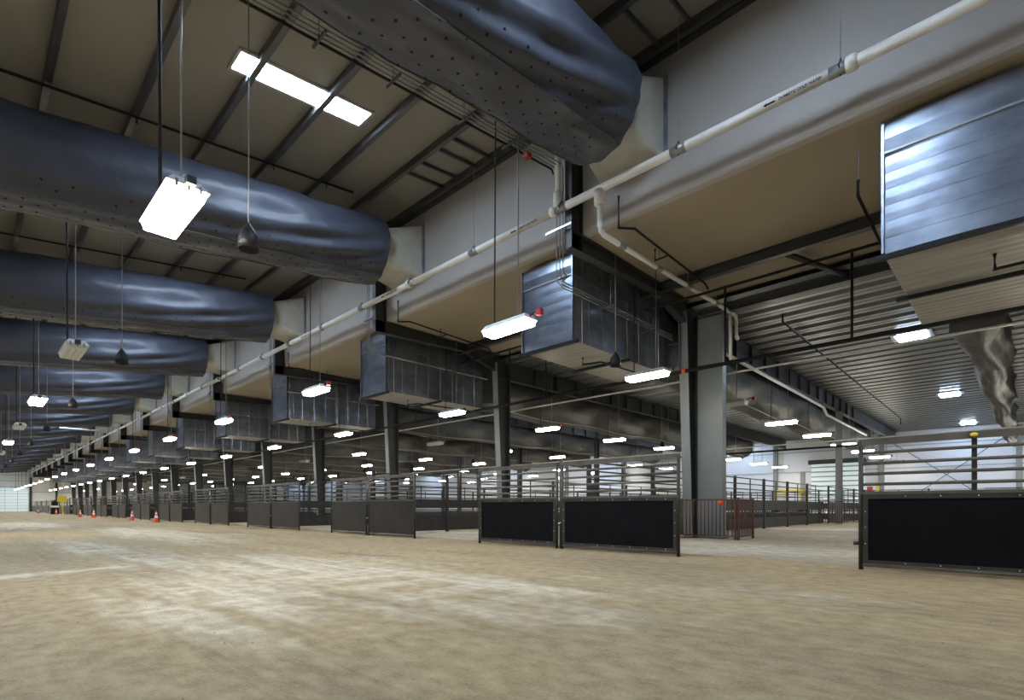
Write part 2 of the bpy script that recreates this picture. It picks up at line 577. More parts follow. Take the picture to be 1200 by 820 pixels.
# far side wall: posts, girt, rod bracing, roll-up door
for k in range(-1, 17):
    y = Y0 + B * k + 1.0
    MB().box(XB - 0.4, XB, y - 0.18, y + 0.18, 0, 7.3).build('wall_post', 'column', wside)
for z in (2.4, 4.3, 6.2):
    MB().box(XB - 0.1, XB, YBACK, YEND, z, z + 0.1).build('girt', 'door_rail', wside)
for y0, z0, y1, z1 in ((-7.5, 0.4, 0.2, 6.9), (-7.5, 6.9, 0.2, 0.4), (0.4, 0.4, 8.6, 6.9), (0.4, 6.9, 8.6, 0.4)):
    MB().tube([(XB - 0.2, y0, z0), (XB - 0.2, y1, z1)], 0.03, 6).build('brace_rod', 'steel', wside)
dr = MB().box(XB - 0.3, XB - 0.12, 10.2, 14.4, 0.02, 5.0).build('door_2', 'door')
dr['kind'] = 'structure'
for i in range(11):
    z = 0.25 + 0.44 * i
    MB().box(XB - 0.36, XB - 0.3, 10.2, 14.4, z, z + 0.13).build('door_slat', 'door_rail', dr)
MB().box(XB - 0.6, XB - 0.12, 10.0, 14.6, 5.0, 5.4).build('door_head', 'steel', dr)

# ------------------------------------------------------------------ steel frames (one set per bay)
pg = 'steel frames between hall and pens'
proto_col = None
for n in range(-1, 17):
    y = Y0 + B * n
    if n == -1:
        y = -0.8
    near = 'nearest' if n == 0 else ORD[min(n, 20)]
    if n == -1:
        nm = 'right of the picture'
    elif n == 0:
        nm = 'nearest the camera, by the rust-brown guard'
    else:
        nm = '%s in the row from the camera' % ORD[n]
    col = empty('steel_column', (XC, y, 0), 'tapered grey steel column, ' + nm, 'column', 'tapered columns along the pens')
    fl = MB()
    # tapered web + two flanges (narrow foot, wide head)
    fl.hexa([(0.0, -0.15, 0), (0.03, -0.15, 0), (0.03, 0.15, 0), (0.0, 0.15, 0)],
            [(-0.40, -0.15, 7.3), (-0.37, -0.15, 7.3), (-0.37, 0.15, 7.3), (-0.40, 0.15, 7.3)])
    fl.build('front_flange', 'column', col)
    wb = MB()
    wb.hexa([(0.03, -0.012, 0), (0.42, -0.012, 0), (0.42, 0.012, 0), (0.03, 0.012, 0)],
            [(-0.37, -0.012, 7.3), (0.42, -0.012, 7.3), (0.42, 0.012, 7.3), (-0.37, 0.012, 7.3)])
    wb.build('web', 'steel', col)  # dark colour stands in for the shade behind the front flange
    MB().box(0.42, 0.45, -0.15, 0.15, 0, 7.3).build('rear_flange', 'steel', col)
    MB().box(-0.08, 0.53, -0.2, 0.2, 0, 0.03).build('base_plate', 'steel', col)
    # stub post on the upper wall
    st = MB().ibeam((XW - 0.225, y, 7.25), (XW - 0.225, y, roof(XW) - 0.25), 0.45, 0.2, (0, 1, 0)).build('wall_stub_post', 'steel')
    tag(st, 'dark steel stub post on the upper wall, ' + nm.replace('by the rust-brown guard', 'behind the white pipe tee'), 'post', 'stub posts on the upper wall')
    # soffit beam from stub to column head and the deep girder beyond
    bm_ = MB().ibeam((10.17, y, 7.46), (14.7, y, 7.56), 0.46, 0.24, (0, 1, 0), d1=0.28).build('soffit_beam', 'steel')
    tag(bm_, 'dark steel beam under the tan soffit, ' + nm.replace('by the rust-brown guard', 'beside the white drain pipe'), 'beam', 'beams under the soffit')
    gd = MB().ibeam((14.7, y, 7.5), (XC - 0.2, y, 7.3), 0.4, 0.24, (0, 1, 0), d1=0.8)
    gd.ibeam((XC - 0.2, y, 7.05), (XB - 0.45, y, 7.05), 0.8, 0.24, (0, 1, 0))
    g2 = gd.build('roof_girder', 'steel')
    tag(g2, 'deep dark girder under the low metal roof, ' + nm.replace(', by the rust-brown guard', ''), 'beam', 'girders under the low roof')
    if n in (0, 1, 2):
        for i in range(14):
            x = XC + 2.2 + 1.6 * i
            MB().box(x - 0.01, x + 0.01, y - 0.12, y - 0.01, 6.68, 7.42).build('web_stiffener', 'steel', g2)
    # hall rafter
    rf = MB().ibeam((XL, y, roof(XL) - 0.50), (XW - 0.1, y, roof(XW) - 0.5), 0.5, 0.24, (0, 1, 0), d1=0.58).build('hall_rafter', 'steel')
    tag(rf, 'dark steel rafter above the fabric ducts, ' + nm.replace(', by the rust-brown guard', ''), 'beam', 'hall rafters')
    # second row of columns
    if n >= 0:
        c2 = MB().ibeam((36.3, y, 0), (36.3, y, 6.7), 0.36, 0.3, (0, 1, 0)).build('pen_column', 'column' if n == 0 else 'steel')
        tag(c2, 'straight grey column deep among the pens, ' + ('by the far rust-brown guard' if n == 0 else '%s from the camera' % ORD[n]), 'column', 'inner columns among the pens')

# portal brace column and longitudinal beams
pc = empty('portal_column', (16.9, 7.3, 0), 'broad flat-faced grey portal column beside the nearest tapered column', 'column')
MB().box(-0.012, 0.012, -0.4, 0.45, 0.03, 7.3).build('web', 'column', pc)
MB().box(-0.14, 0.14, -0.43, -0.4, 0.03, 7.3).build('flange', 'column', pc)
MB().box(-0.05, 0.14, 0.45, 0.48, 0.03, 7.3).build('flange', 'steel', pc)
MB().box(-0.2, 0.2, -0.48, 0.5, 0, 0.03).build('base_plate', 'steel', pc)
o = MB().ibeam((16.9, 7.7, 7.4), (16.9, YBACK, 7.4), 0.42, 0.24, (1, 0, 0)).build('portal_beam', 'steel')
tag(o, 'dark portal beam along the deck edge, from the broad portal column to the right', 'beam')
o = MB().ibeam((14.5, YBACK, 7.55), (14.5, YEND, 7.55), 0.28, 0.2, (1, 0, 0)).build('soffit_purlin', 'steel')
tag(o, 'long dark beam crossing the tan soffit lengthwise', 'beam')
o = MB().ibeam((16.75, 8.2, 7.5), (16.75, YEND, 7.5), 0.24, 0.2, (1, 0, 0)).build('eave_strut', 'steel')
tag(o, 'long dark strut along the column heads beyond the portal column', 'beam')
for y in (4.4, -4.2):
    o = MB().tube([(14.6, y, 7.5), (16.8, y - 0.9, 7.36)], 0.09, 4).build('flange_brace', 'steel')
    tag(o, 'short dark brace between the two soffit beams, ' + ('left of the near metal duct' if y > 0 else 'beyond the right edge of the picture'), 'brace')

# ------------------------------------------------------------------ hall fabric ducts
DX, DZ, DR = 9.15, 9.17, 1.0
DLEN = 20.5


def duct_r(t, th):
    """radius at distance t from the wall end, angle th (0 = +Y, pi/2 = up, pi = -Y)"""
    r = DR
    e = math.exp(-t / 3.2)
    r += 0.030 * e * min(1, 0.3 + t) * math.sin(7 * th + 1.9 * t) + 0.014 * e * math.sin(15 * th - 2.6 * t + 1.0)
    # hanging folds that swoop down from the mouth, fanning out along the duct
    mouth = 1 - math.exp(-t / 0.7)
    for a0, k, wd, am in ((112, 26, 12, 0.06), (134, 27, 9, -0.06), (150, 27, 8, 0.095), (166, 28, 7, -0.075), (186, 22, 7, 0.085), (199, 23, 6, -0.06), (212, 14, 6, 0.04)):
        c = a0 + k * math.log(1 + 1.4 * t)
        am2 = am * mouth * math.exp(-t / 5.5)
        d1 = (math.degrees(th) % 360) - c
        r += am2 * math.exp(-(d1 / wd) ** 2)
        d2 = ((180 - math.degrees(th)) % 360) - c - 7
        r += am2 * math.exp(-(d2 / wd) ** 2)
    r += 0.014 * math.sin(2.1 * t + 3 * th) + 0.010 * math.sin(5.3 * t - 4 * th + 1.3 * math.sin(t)) + 0.006 * math.sin(9.7 * t + 6 * th)
    # peaked along the top where it hangs from its cable
    d = abs(math.atan2(math.sin(th - PI / 2), math.cos(th - PI / 2)))
    r += 0.06 * max(0, 1 - d / 0.35)
    # the seams stand out as a ridge
    for q in (240, 300):
        d = (math.degrees(th) - q + 180) % 360 - 180
        r += 0.035 * math.exp(-abs(d) / 6)
    return r


def duct_pt(t, th, extra=0.0):
    r = duct_r(t, th) + extra
    return (-t, r * math.cos(th), -0.11 * t + r * math.sin(th))


def duct_strip(th0, th1, nth, extra=0.0):
    ts = [i * 0.08 for i in range(5)] + [0.4 + 0.16 * i for i in range(1, 40)] + [6.8 + 0.6 * i for i in range(1, 24)]
    vs = [duct_pt(t, th0 + (th1 - th0) * j / nth, extra) for t in ts for j in range(nth + 1)]
    k = nth + 1
    fs = [(i * k + j, i * k + j + 1, (i + 1) * k + j + 1, (i + 1) * k + j) for i in range(len(ts) - 1) for j in range(nth)]
    m2 = MB()
    m2.add(vs, fs, True)
    return m2


TH_A, TH_B = math.radians(240), math.radians(300)
ductp = empty('fabric_air_duct', (DX, 6.33, DZ), 'big bluegrey perforated fabric duct, nearest, across the top of the picture', 'duct', 'fabric air ducts across the hall')
duct_strip(TH_B - 2 * PI, TH_A, 110).build('upper_cloth', 'fabric', ductp)
duct_strip(TH_A, TH_B, 22).build('perforated_cloth', 'fabric', ductp)
sm = MB()
for th in (TH_A, TH_B):
    sm.tube([duct_pt(0.2 + 0.3 * i, th, 0.006) for i in range(66)], 0.014, 6)
sm.build('seam', 'fabric', ductp)
hm = MB()
for row in range(11):
    th = math.radians(221 + 98 * row / 10)
    for i in range(34):
        t = 0.55 + i * 0.5 + (0.25 if row % 2 else 0)
        c = Vector(duct_pt(t, th, 0.004))
        a = Vector((1, 0, 0.11)).normalized()
        b = Vector((0, -math.sin(th), math.cos(th)))
        nrm = Vector((0, math.cos(th), math.sin(th)))
        vs = [c + (a * math.cos(q * PI / 4) + b * math.sin(q * PI / 4)) * 0.026 for q in range(8)]
        vs += [p - nrm * 0.03 for p in vs]
        hm.add(vs, [tuple(range(8))] + [(q, (q + 1) % 8, 8 + (q + 1) % 8, 8 + q) for q in range(8)])
ho = hm.build('punched_hole', 'hole', ductp)
ho['kind'] = 'stuff'
# collar and square-to-round transition to the wall opening
cap = MB()
vs = [(0.0, 0.97 * math.cos(2 * PI * j / 32), 0.97 * math.sin(2 * PI * j / 32)) for j in range(32)] + [(-0.25, 0.62 * math.cos(2 * PI * j / 32), 0.62 * math.sin(2 * PI * j / 32)) for j in range(32)]
cap.add(vs, [(j, (j + 1) % 32, 32 + (j + 1) % 32, 32 + j) for j in range(32)], True)
cap.build('mouth_cloth', 'fabric', ductp)
tr = MB()
x1 = XW - 0.04 - DX
ry0, ry1, rz0, rz1 = -0.72, 0.85, 8.58 - DZ, 10.3 - DZ
corn = [(x1, ry1, rz1), (x1, ry0, rz1), (x1, ry0, rz0), (x1, ry1, rz0)]
nr = 32
ring = [(-0.2, 0.64 * math.cos(2 * PI * j / nr), 0.64 * math.sin(2 * PI * j / nr)) for j in range(nr)]
vs = ring + corn
fs = []
for q in range(4):
    for j in range(8):
        a = q * 8 + j
        fs.append((a, (a + 1) % nr, nr + q))
    fs.append((((q + 1) * 8) % nr, nr + (q + 1) % 4, nr + q))
tr.add(vs, fs)
tr.build('transition_boot', 'boot', ductp)
fl = MB()
fl.box(x1 - 0.02, x1 + 0.03, ry0 - 0.08, ry0, rz0 - 0.05, rz1 + 0.05)
fl.build('flange_strip', 'galv', ductp)
fl = MB()
fl.box(x1 - 0.02, x1 + 0.03, ry1, ry1 + 0.08, rz0 - 0.05, rz1 + 0.05)
fl.build('flange_strip', 'galv', ductp)
T = tree_of(ductp)
for n in range(-1, 17):
    if n == 0:
        continue
    dup(ductp, (DX, 6.33 + B * n, DZ), 'big bluegrey perforated fabric duct across the hall, ' + ('added out of view' if n < 0 else '%s from the camera' % ORD[n]), tree=T)

# ------------------------------------------------------------------ sheet metal ducts under the soffit and their fabric runs
ML, MH = 4.9, 2.25


def make_metal():
    d = empty('sheet_metal_duct', (11.0, 0, 5.35))
    W = 1.75
    # body: ribbed sides and bottom
    bd = MB()
    xs = []
    x = 0.06
    while x < ML - 0.1:
        xs += [(x, 0.0), (x + 0.05, 0.018), (x + 0.10, 0.0)]
        x += 0.62
    xs.append((ML, 0.0))
    rings = []
    for x, e in xs:
        rings.append([(x, -e, -e * 0.3), (x, W + e, -e * 0.3), (x, W + e, MH), (x, -e, MH)])
    vs = [p for r in rings for p in r]
    fs = [(i * 4 + a, i * 4 + (a + 1) % 4, (i + 1) * 4 + (a + 1) % 4, (i + 1) * 4 + a) for i in range(len(rings) - 1) for a in (1, 2, 3)]
    bd.add(vs, fs)
    bd.build('body', 'galv', d)
    # underside with shallow lengthwise pleats
    ub = MB()
    nn = 13
    prof = []
    for j in range(nn * 2 + 1):
        prof.append((j / (nn * 2) * W, -0.02 if j % 2 else 0.0))
    # pleats run along Y
    us = [(0.06 + (ML - 0.06) * j / 40, -0.009 if j % 2 else 0.0) for j in range(41)]
    vs = [(x, 0, z) for x, z in us] + [(x, W, z) for x, z in us]
    ub.add(vs, [(i, i + 1, 41 + i + 1, 41 + i) for i in range(40)])
    ub.build('underside', 'galv_low', d)
    # pillowed end panel: horizontal strips with ridges between
    ep = MB()
    zs = [0.0, 0.27, 0.55, 0.82, 1.10, 1.38, 1.66]
    prof = []
    for a, b in zip(zs[:-1], zs[1:]):
        prof += [(0.018, a), (0.0105, a + (b - a) * 0.45), (0.009, b - 0.012)]
    prof += [(0.0, 1.70), (0.02, 1.72), (0.012, 1.74), (-0.02, 1.95), (0.0, MH)]
    ny = 8
    vs = [(x - 0.02 * math.sin(PI * j / ny), W * j / ny, z) for x, z in prof for j in range(ny + 1)]
    k = ny + 1
    ep.add(vs, [(i * k + j, i * k + j + 1, (i + 1) * k + j + 1, (i + 1) * k + j) for i in range(len(prof) - 1) for j in range(ny)], False)
    ep.build('end_panel', 'galv', d)
    MB().box(-0.04, 0.0, -0.03, W + 0.03, 1.69, 1.73).build('seam_bar', 'grey', d)
    MB().box(-0.045, 0.01, -0.025, 0.015, 0.0, MH).build('corner_angle', 'galv', d)
    MB().box(-0.045, 0.01, W - 0.015, W + 0.025, 0.0, MH).build('corner_angle', 'galv', d)
    MB().box(0.0, ML, -0.035, -0.02, 1.66, 1.72).build('side_seam', 'galv', d)
    for x in (0.0, 2.45):
        MB().box(x - 0.03, x + 0.05, -0.16, W + 0.16, -0.10, -0.022).build('support_angle', 'black', d)
    for x in (0.25, 2.45, 3.1, 4.3):
        MB().tube([(x + 0.02, -0.10, -0.05), (x + 0.02, -0.10, 2.28)], 0.012, 6).build('hanger_rod', 'wire', d)
    return d


md = make_metal()
T = tree_of(md)
for i, (n, y0) in enumerate([(0, 8.42), (-1, -0.02)] + [(n, 8.45 + B * n) for n in range(1, 14)]):
    lab = {0: 'large galvanised sheet metal duct in the middle, behind the nearest red boxed lamp',
           -1: 'large galvanised sheet metal duct at the right edge, over the near gate'}.get(n)
    lab = lab or 'galvanised sheet-metal duct under the soffit, %s beyond the middle one' % ORD[n - 1]
    if i == 0:
        md.location = (11.0, y0, 5.35)
        tag(md, lab, 'duct', 'sheet-metal ducts under the soffit')
    else:
        dup(md, (11.0, y0, 5.35), lab, tree=T)


def low_duct(deflated):
    d = empty('silver_fabric_duct', (15.9, 0, 6.4))
    m2 = MB()
    L_ = 33 if not deflated else 30
    ts = [0, 0.15, 0.4, 0.8, 1.2, 1.7] + [2.2 + 0.45 * i for i in range(int((L_ - 2.2) / 0.45))]
    nth = 40
    rnd = random.Random(3 if deflated else 5)
    ph = [rnd.random() * 6 for _ in range(8)]
    vs = []
    for t in ts:
        for j in range(nth):
            th = 2 * PI * j / nth
            c, s = math.cos(th), math.sin(th)
            # start as the rectangle of the metal duct, then round
            k = min(1, t / 1.6)
            k = k * k * (3 - 2 * k)
            m_ = max(abs(c), abs(s))
            ra, rb = 0.84 / m_, 1.0 / m_
            if not deflated:
                wr = 0.03 * math.sin(6 * th + 1.2 * t + ph[0]) + 0.022 * math.sin(11 * th - 2.3 * t + ph[1]) + 0.02 * math.sin(2.2 * t + 3 * th)
                if 4.5 < t % 7.0 < 6.2:
                    wr += 0.05 * math.sin(14 * th + 5 * t)
                yy = ((1 - k) * ra + k * (0.98 + wr)) * c
                zz = ((1 - k) * rb + k * (0.98 + wr)) * s
                zz += k * 0.06 * math.sin(t * 0.9)
            else:
                wr = 0.05 * math.sin(8 * th + 0.7 * t + ph[2]) + 0.035 * math.sin(15 * th + 1.3 * t) + 0.03 * math.sin(3.1 * t + 4 * th)
                k = min(1, 0.25 + t / 3)
                hw = 0.56 - 0.012 * t
                yy = ((1 - k) * hw / m_ + k * (hw + wr)) * c + k * 0.08 * math.sin(t * 0.8) - 0.012 * t
                zz = ((1 - k) * 0.93 / m_ + k * (0.95 + wr)) * s - 0.02 * t
            vs.append((t, yy, zz))
    fs = [(i * nth + j, i * nth + (j + 1) % nth, (i + 1) * nth + (j + 1) % nth, (i + 1) * nth + j) for i in range(len(ts) - 1) for j in range(nth)]
    fs.append(tuple(range((len(ts) - 1) * nth, len(ts) * nth)))
    if deflated:
        fs.append(tuple(range(nth)))
    m2.add(vs, fs, True)
    m2.build('sagging_cloth' if deflated else 'cloth', 'silver', d)
    if not deflated:
        s2 = MB().tube([(1.8 + 0.9 * i, -0.42, -0.93 + 0.06 * math.sin((1.8 + 0.9 * i) * 0.9)) for i in range(34)], 0.02, 5)
        s2.build('seam', 'galv_low', d)
    return d


ld = low_duct(False)
T = tree_of(ld)
for n in range(0, 13):
    lab = 'dark silver fabric duct under the low roof, ' + ('nearest, behind the broad grey column' if n == 0 else '%s from the camera' % ORD[n])
    if n == 0:
        ld.location = (15.9, 9.3, 6.4)
        tag(ld, lab, 'duct', 'silver fabric ducts over the pens')
    else:
        dup(ld, (15.9, 9.32 + B * n, 6.4), lab, tree=T)
dd = low_duct(True)
dd.location = (18.0, 0.87, 6.45)
tag(dd, 'crumpled half-deflated silver fabric duct hanging at the right, over the near gate', 'duct')

# ------------------------------------------------------------------ lamps
LZ = 4.73


def make_lamp(hall, on, red):
    d = empty('strip_light', (0, 0, LZ))
    w2, l2 = (0.21, 0.66) if hall else (0.17, 0.62)
    hs = MB()
    hs.hexa([(-w2 - 0.02, -l2 - 0.02, 0.05), (w2 + 0.02, -l2 - 0.02, 0.05), (w2 + 0.02, l2 + 0.02, 0.05), (-w2 - 0.02, l2 + 0.02, 0.05)],
            [(-w2 * 0.7, -l2 * 0.92, 0.16), (w2 * 0.7, -l2 * 0.92, 0.16), (w2 * 0.7, l2 * 0.92, 0.16), (-w2 * 0.7, l2 * 0.92, 0.16)])
    hs = hs.build('housing', 'housing', d)
    ln = MB()
    ln.hexa([(-w2 * 0.86, -l2 * 0.96, -0.055), (w2 * 0.86, -l2 * 0.96, -0.055), (w2 * 0.86, l2 * 0.96, -0.055), (-w2 * 0.86, l2 * 0.96, -0.055)],
            [(-w2, -l2, 0.05), (w2, -l2, 0.05), (w2, l2, 0.05), (-w2, l2, 0.05)])
    ln = ln.build('lens', 'lens_on' if on else 'lens_off', d)
    if not on:
        for x in (-0.5, 0.0, 0.5):
            MB().box(w2 * x - 0.015, w2 * x + 0.015, -l2 * 0.9, l2 * 0.9, -0.066, -0.056).build('lens_rib', 'housing', ln)
    for y in (-l2 - 0.03, l2 + 0.005):
        for x in (-0.6, 0.0, 0.6):
            if hall:
                MB().box(w2 * x - 0.015, w2 * x + 0.015, y, y + 0.025, 0.0, 0.09).build('clip', 'grey', hs)
    return d


def finish_lamp(d, hx, top, red, hall):
    if hall:
        MB().tube([(0.0, l2_(hall) * -0.55, 0.15), (0.0, l2_(hall) * -0.55, top)], 0.010, 6).build('suspension_cable', 'wire', d)
        MB().tube([(-0.08, 0.25, 0.15), (-0.10, 0.28, top)], 0.022, 6).build('power_cable', 'cable', d)
    else:
        MB().tube([(0, -0.28, 0.15), (0, -0.28, top)], 0.014, 6).build('suspension_rod', 'conduit', d)
        MB().tube([(0, 0.42, 0.15), (0.02, 0.40, top)], 0.016, 6).build('power_cable', 'cable', d)
    if red:
        rb = MB().box(-0.05, 0.05, -0.92, -0.81, 0.07, 0.19).build('red_box', 'red', d)
        rb['label'] = 'red junction box'
        MB().tube([(0, -0.60, 0.12), (0.03, -0.70, 0.17), (0, -0.81, 0.14)], 0.018, 6).build('whip', 'cable', rb)
    else:
        MB().box(-0.05, 0.05, -0.80, -0.70, 0.03, 0.12).build('plug_box', 'cable', d)


def l2_(h):
    return 0.66 if h else 0.62


def lamp_row(x, hall, ns, on_of, red, where, grp, dy=0.0):
    top = (roof(x) if hall or x < XW else (ZS + 0.02 if x < XC else ZD + 0.14)) - LZ - 0.02
    protos = {}
    for n in ns:
        on = on_of(n)
        y = 7.75 + B * n + dy
        if y < YBACK + 1 or y > YEND - 3:
            continue
        pos = 'added out of view' if n < 0 else ('first' if n == 0 else ORD[n]) + ' from the camera'  # lamps before the first bay are unseen, added for the light
        lab = ('lit' if on else 'unlit') + ' strip light ' + where + ', ' + pos
        if on not in protos:
            d = make_lamp(hall, on, red)
            finish_lamp(d, x, top, red, hall)
            d.location = (x, y, LZ)
            tag(d, lab, 'lamp', grp)
            protos[on] = (d, tree_of(d))
        else:
            d, t = protos[on]
            dup(d, (x, y, LZ), lab, tree=t)


lamp_row(1.85, True, range(-1, 16), lambda n: n % 2 == 0, False, 'hung over the middle of the dirt hall', 'hall lamps')
lamp_row(-4.2, True, range(-1, 10), lambda n: n % 2 == 0, False, 'in the unseen row added over the left of the hall', 'added left hall lamps')  # unseen row, added for its light on the near floor
lamp_row(7.93, False, range(-1, 18), lambda n: True, True, 'in the row over the gates', 'lamps over the gates')
lamp_row(13.6, False, range(-1, 18), lambda n: True, False, 'under the tan soffit', 'lamps under the soffit')
lamp_row(19.5, False, range(-1, 18), lambda n: n % 2 != 0, True, 'in the row just behind the columns', 'lamps behind the columns')
for x, k, nn in ((25.3, 'second', 18), (31.0, 'third', 12), (36.7, 'fourth', 11), (42.0, 'fifth', 9), (47.8, 'sixth', 8), (53.3, 'seventh', 7)):
    lamp_row(x, False, range(-1, nn), lambda n: True, False, 'over the pens, %s row behind the columns' % k, 'lamps over the pens')

# ------------------------------------------------------------------ pendant loudspeakers
sp = empty('pendant_speaker', (2.85, 8.0, 4.75))
MB().lathe([(0.0, 0.34), (0.012, 0.33), (0.105, 0.19), (0.135, 0.12), (0.144, 0.05), (0.144, -0.06), (0.132, -0.06), (0.115, -0.01), (0.0, 0.02)], 20).build('shell', 'speaker', sp)
MB().tube([(0, 0, 0.33), (0, 0, roof(2.85) - 4.77)], 0.009, 6).build('suspension_cable', 'wire', sp)
tag(sp, 'black cone-topped pendant loudspeaker over the dirt hall, first from the camera', 'speaker', 'pendant loudspeakers over the hall')
T = tree_of(sp)
for n in range(1, 12):
    dup(sp, (2.85, 8.0 + B * n, 4.75), 'black cone-topped pendant loudspeaker over the dirt hall, %s from the camera' % ORD[n], tree=T)
s2 = empty('pendant_speaker', (11.9, 7.7, 4.75))
src = [p for p, _ in T if p.name.startswith('shell')][0]
c = src.copy()
C.objects.link(c)
c.parent = s2
MB().tube([(0, 0, 0.33), (0, 0, ZS - 4.74)], 0.009, 6).build('suspension_cable', 'wire', s2)
tag(s2, 'black pendant loudspeaker beside the middle sheet-metal duct', 'speaker')
T = tree_of(s2)
for n in range(1, 8):
    dup(s2, (29.9, 7.3 + B * n, 4.75), 'black pendant loudspeaker deep over the pens, %s from the camera' % ORD[n - 1], group='loudspeakers over the pens', tree=T)

# ------------------------------------------------------------------ white cold-water pipe along the upper wall
PXX, PZ, PR = 10.02, 8.2, 0.092
pipe = empty('water_pipe', (PXX, 0, PZ), 'long white jacketed cold-water pipe along the upper wall', 'pipe')


def txt(body, size, loc, parent, name='pipe_lettering'):
    cu = bpy.data.curves.new(name, 'FONT')
    cu.body = body
    cu.size = size
    cu.offset = 0.0022
    cu.align_x = 'CENTER'
    cu.align_y = 'CENTER'
    tmp = bpy.data.objects.new('tmp', cu)
    me = bpy.data.meshes.new_from_object(tmp)
    bpy.data.objects.remove(tmp)
    # wrap onto the pipe: text x runs along -Y (reads left to right from the hall), text y wraps round
    r = PR + 0.002
    for v in me.vertices:
        a = PI + math.radians(28) - v.co.y / r
        v.co = Vector((r * math.cos(a), -v.co.x, r * math.sin(a)))
    me.materials.append(M['ink'])
    o = bpy.data.objects.new(name, me)
    C.objects.link(o)
    o.location = loc
    o.parent = parent
    return o


joints = [YBACK + 0.1, -4.1, 2.0, 8.25, 14.3, 20.4]
while joints[-1] < YEND - 7:
    joints.append(joints[-1] + 6.1)
joints.append(YEND - 0.2)
for a, b in zip(joints[:-1], joints[1:]):
    MB().tube([(0, a, 0), (0, b, 0)], PR, 16).build('pipe_run', 'pvc', pipe)
    MB().lathe([(PR, -0.09), (PR + 0.035, -0.06), (PR + 0.04, 0), (PR + 0.035, 0.06), (PR, 0.09)], 16).build('coupling', 'pvc', pipe).rotation_euler = (PI / 2, 0, 0)
    C.objects[-1].location = (0, b, 0)
hy = [-3.5, 2.16, 5.0, 8.0, 11.15, 14.2, 17.2]
while hy[-1] < 80:
    hy.append(hy[-1] + 3.05)
for y in hy:
    h = MB().tube([(0, y - 0.16, 0), (0, y + 0.16, 0)], PR + 0.006, 14).build('saddle', 'grey', pipe)
    MB().tube([(0, y, -PR - 0.012), (-PR - 0.03, y, 0), (-PR * 0.7, y, PR * 0.9), (0, y, PR + 0.08), (PR * 0.7, y, PR * 0.9), (PR + 0.03, y, 0), (0, y, -PR - 0.012)], 0.012, 6).build('clevis', 'steel', h)
    if not 5.3 < y - B * math.floor((y - 5.3) / B) < 7.4:
        MB().tube([(0, y, PR + 0.05), (0, y, roof(PXX) - PZ - 0.02)], 0.006, 5).build('hanger_rod', 'wire', h)
for y in (2.75, 9.05, 15.2, 21.4):
    txt('DOMESTIC COLD WATER', 0.058, (0, y + 0.0, 0), pipe)
    ar = MB()
    ar.add([(-0.10, -0.014, 0), (0.04, -0.014, 0), (0.04, -0.03, 0), (0.10, 0, 0), (0.04, 0.03, 0), (0.04, 0.014, 0), (-0.10, 0.014, 0)], [(0, 1, 2, 3, 4, 5, 6)])
    r = PR + 0.002
    ar.v = [(r * math.cos(PI + math.radians(28) - q[1] / r), q[0], r * math.sin(PI + math.radians(28) - q[1] / r)) for q in ar.v]
    ar.build('flow_arrow', 'ink', pipe, (0, y + 0.50, 0))

# drain branch: tee, drop, run under the soffit, drop beside the column
dp = empty('drain_pipe', (PXX, 6.9, 8.1), 'white drain pipe dropping from the wall pipe and running under the soffit to the columns', 'pipe')
X = lambda pts: [(a - PXX, b - 6.9, c - 8.1) for a, b, c in pts]
MB().tube(X([(10.02, 6.9, 8.16), (10.02, 6.9, 7.85)]), 0.13, 14).build('tee', 'pvc', dp)
MB().tube(X([(10.02, 6.9, 7.9), (10.02, 6.9, 7.36), (10.06, 6.9, 7.28), (10.2, 6.9, 7.22), (17.2, 6.72, 7.22)]), 0.062, 12).build('pipe_run', 'pvc', dp)
MB().tube(X([(17.2, 6.72, 7.22), (17.45, 6.72, 7.18), (17.5, 6.72, 7.0), (17.5, 6.72, 6.55), (17.6, 6.72, 6.5)]), 0.062, 12).build('elbow', 'pvc', dp)
MB().tube(X([(17.0, 6.72, 7.2), (17.0, 6.72, 5.7)]), 0.05, 12).build('down_pipe', 'pvc', dp)
for x in (10.9, 12.6, 14.2, 16.0):
    MB().tube(X([(x, 6.88 - (x - 10) * 0.02, 7.25), (x, 6.88 - (x - 10) * 0.02, 7.68)]), 0.01, 6).build('hanger_rod', 'wire', dp)
    MB().tube(X([(x - 0.12, 6.9 - (x - 10.2) * 0.0257, 7.22), (x + 0.12, 6.9 - (x - 9.8) * 0.0257, 7.22)]), 0.07, 12).build('saddle', 'grey', dp)
wp = MB().tube([(17.6, 7.2, 6.15), (20, 7.2, 6.12), (30.0, 7.2, 6.0), (30.6, 7.2, 5.7), (40, 7.2, 5.6)], 0.06, 10).build('drain_pipe', 'pvc')
tag(wp, 'thin white pipe running away beneath the nearest deep girder', 'pipe')
vp = empty('vent_pipe', (10.02, 8.12, 8.2), 'white upright vent pipe above the wall pipe beside the stub post', 'pipe')
MB().tube([(0, 0, 0.05), (0, 0, 2.3)], 0.075, 12).build('riser', 'pvc', vp)
MB().tube([(0, 0, 0.02), (0, 0, 0.40)], 0.115, 12).build('socket', 'pvc', vp)

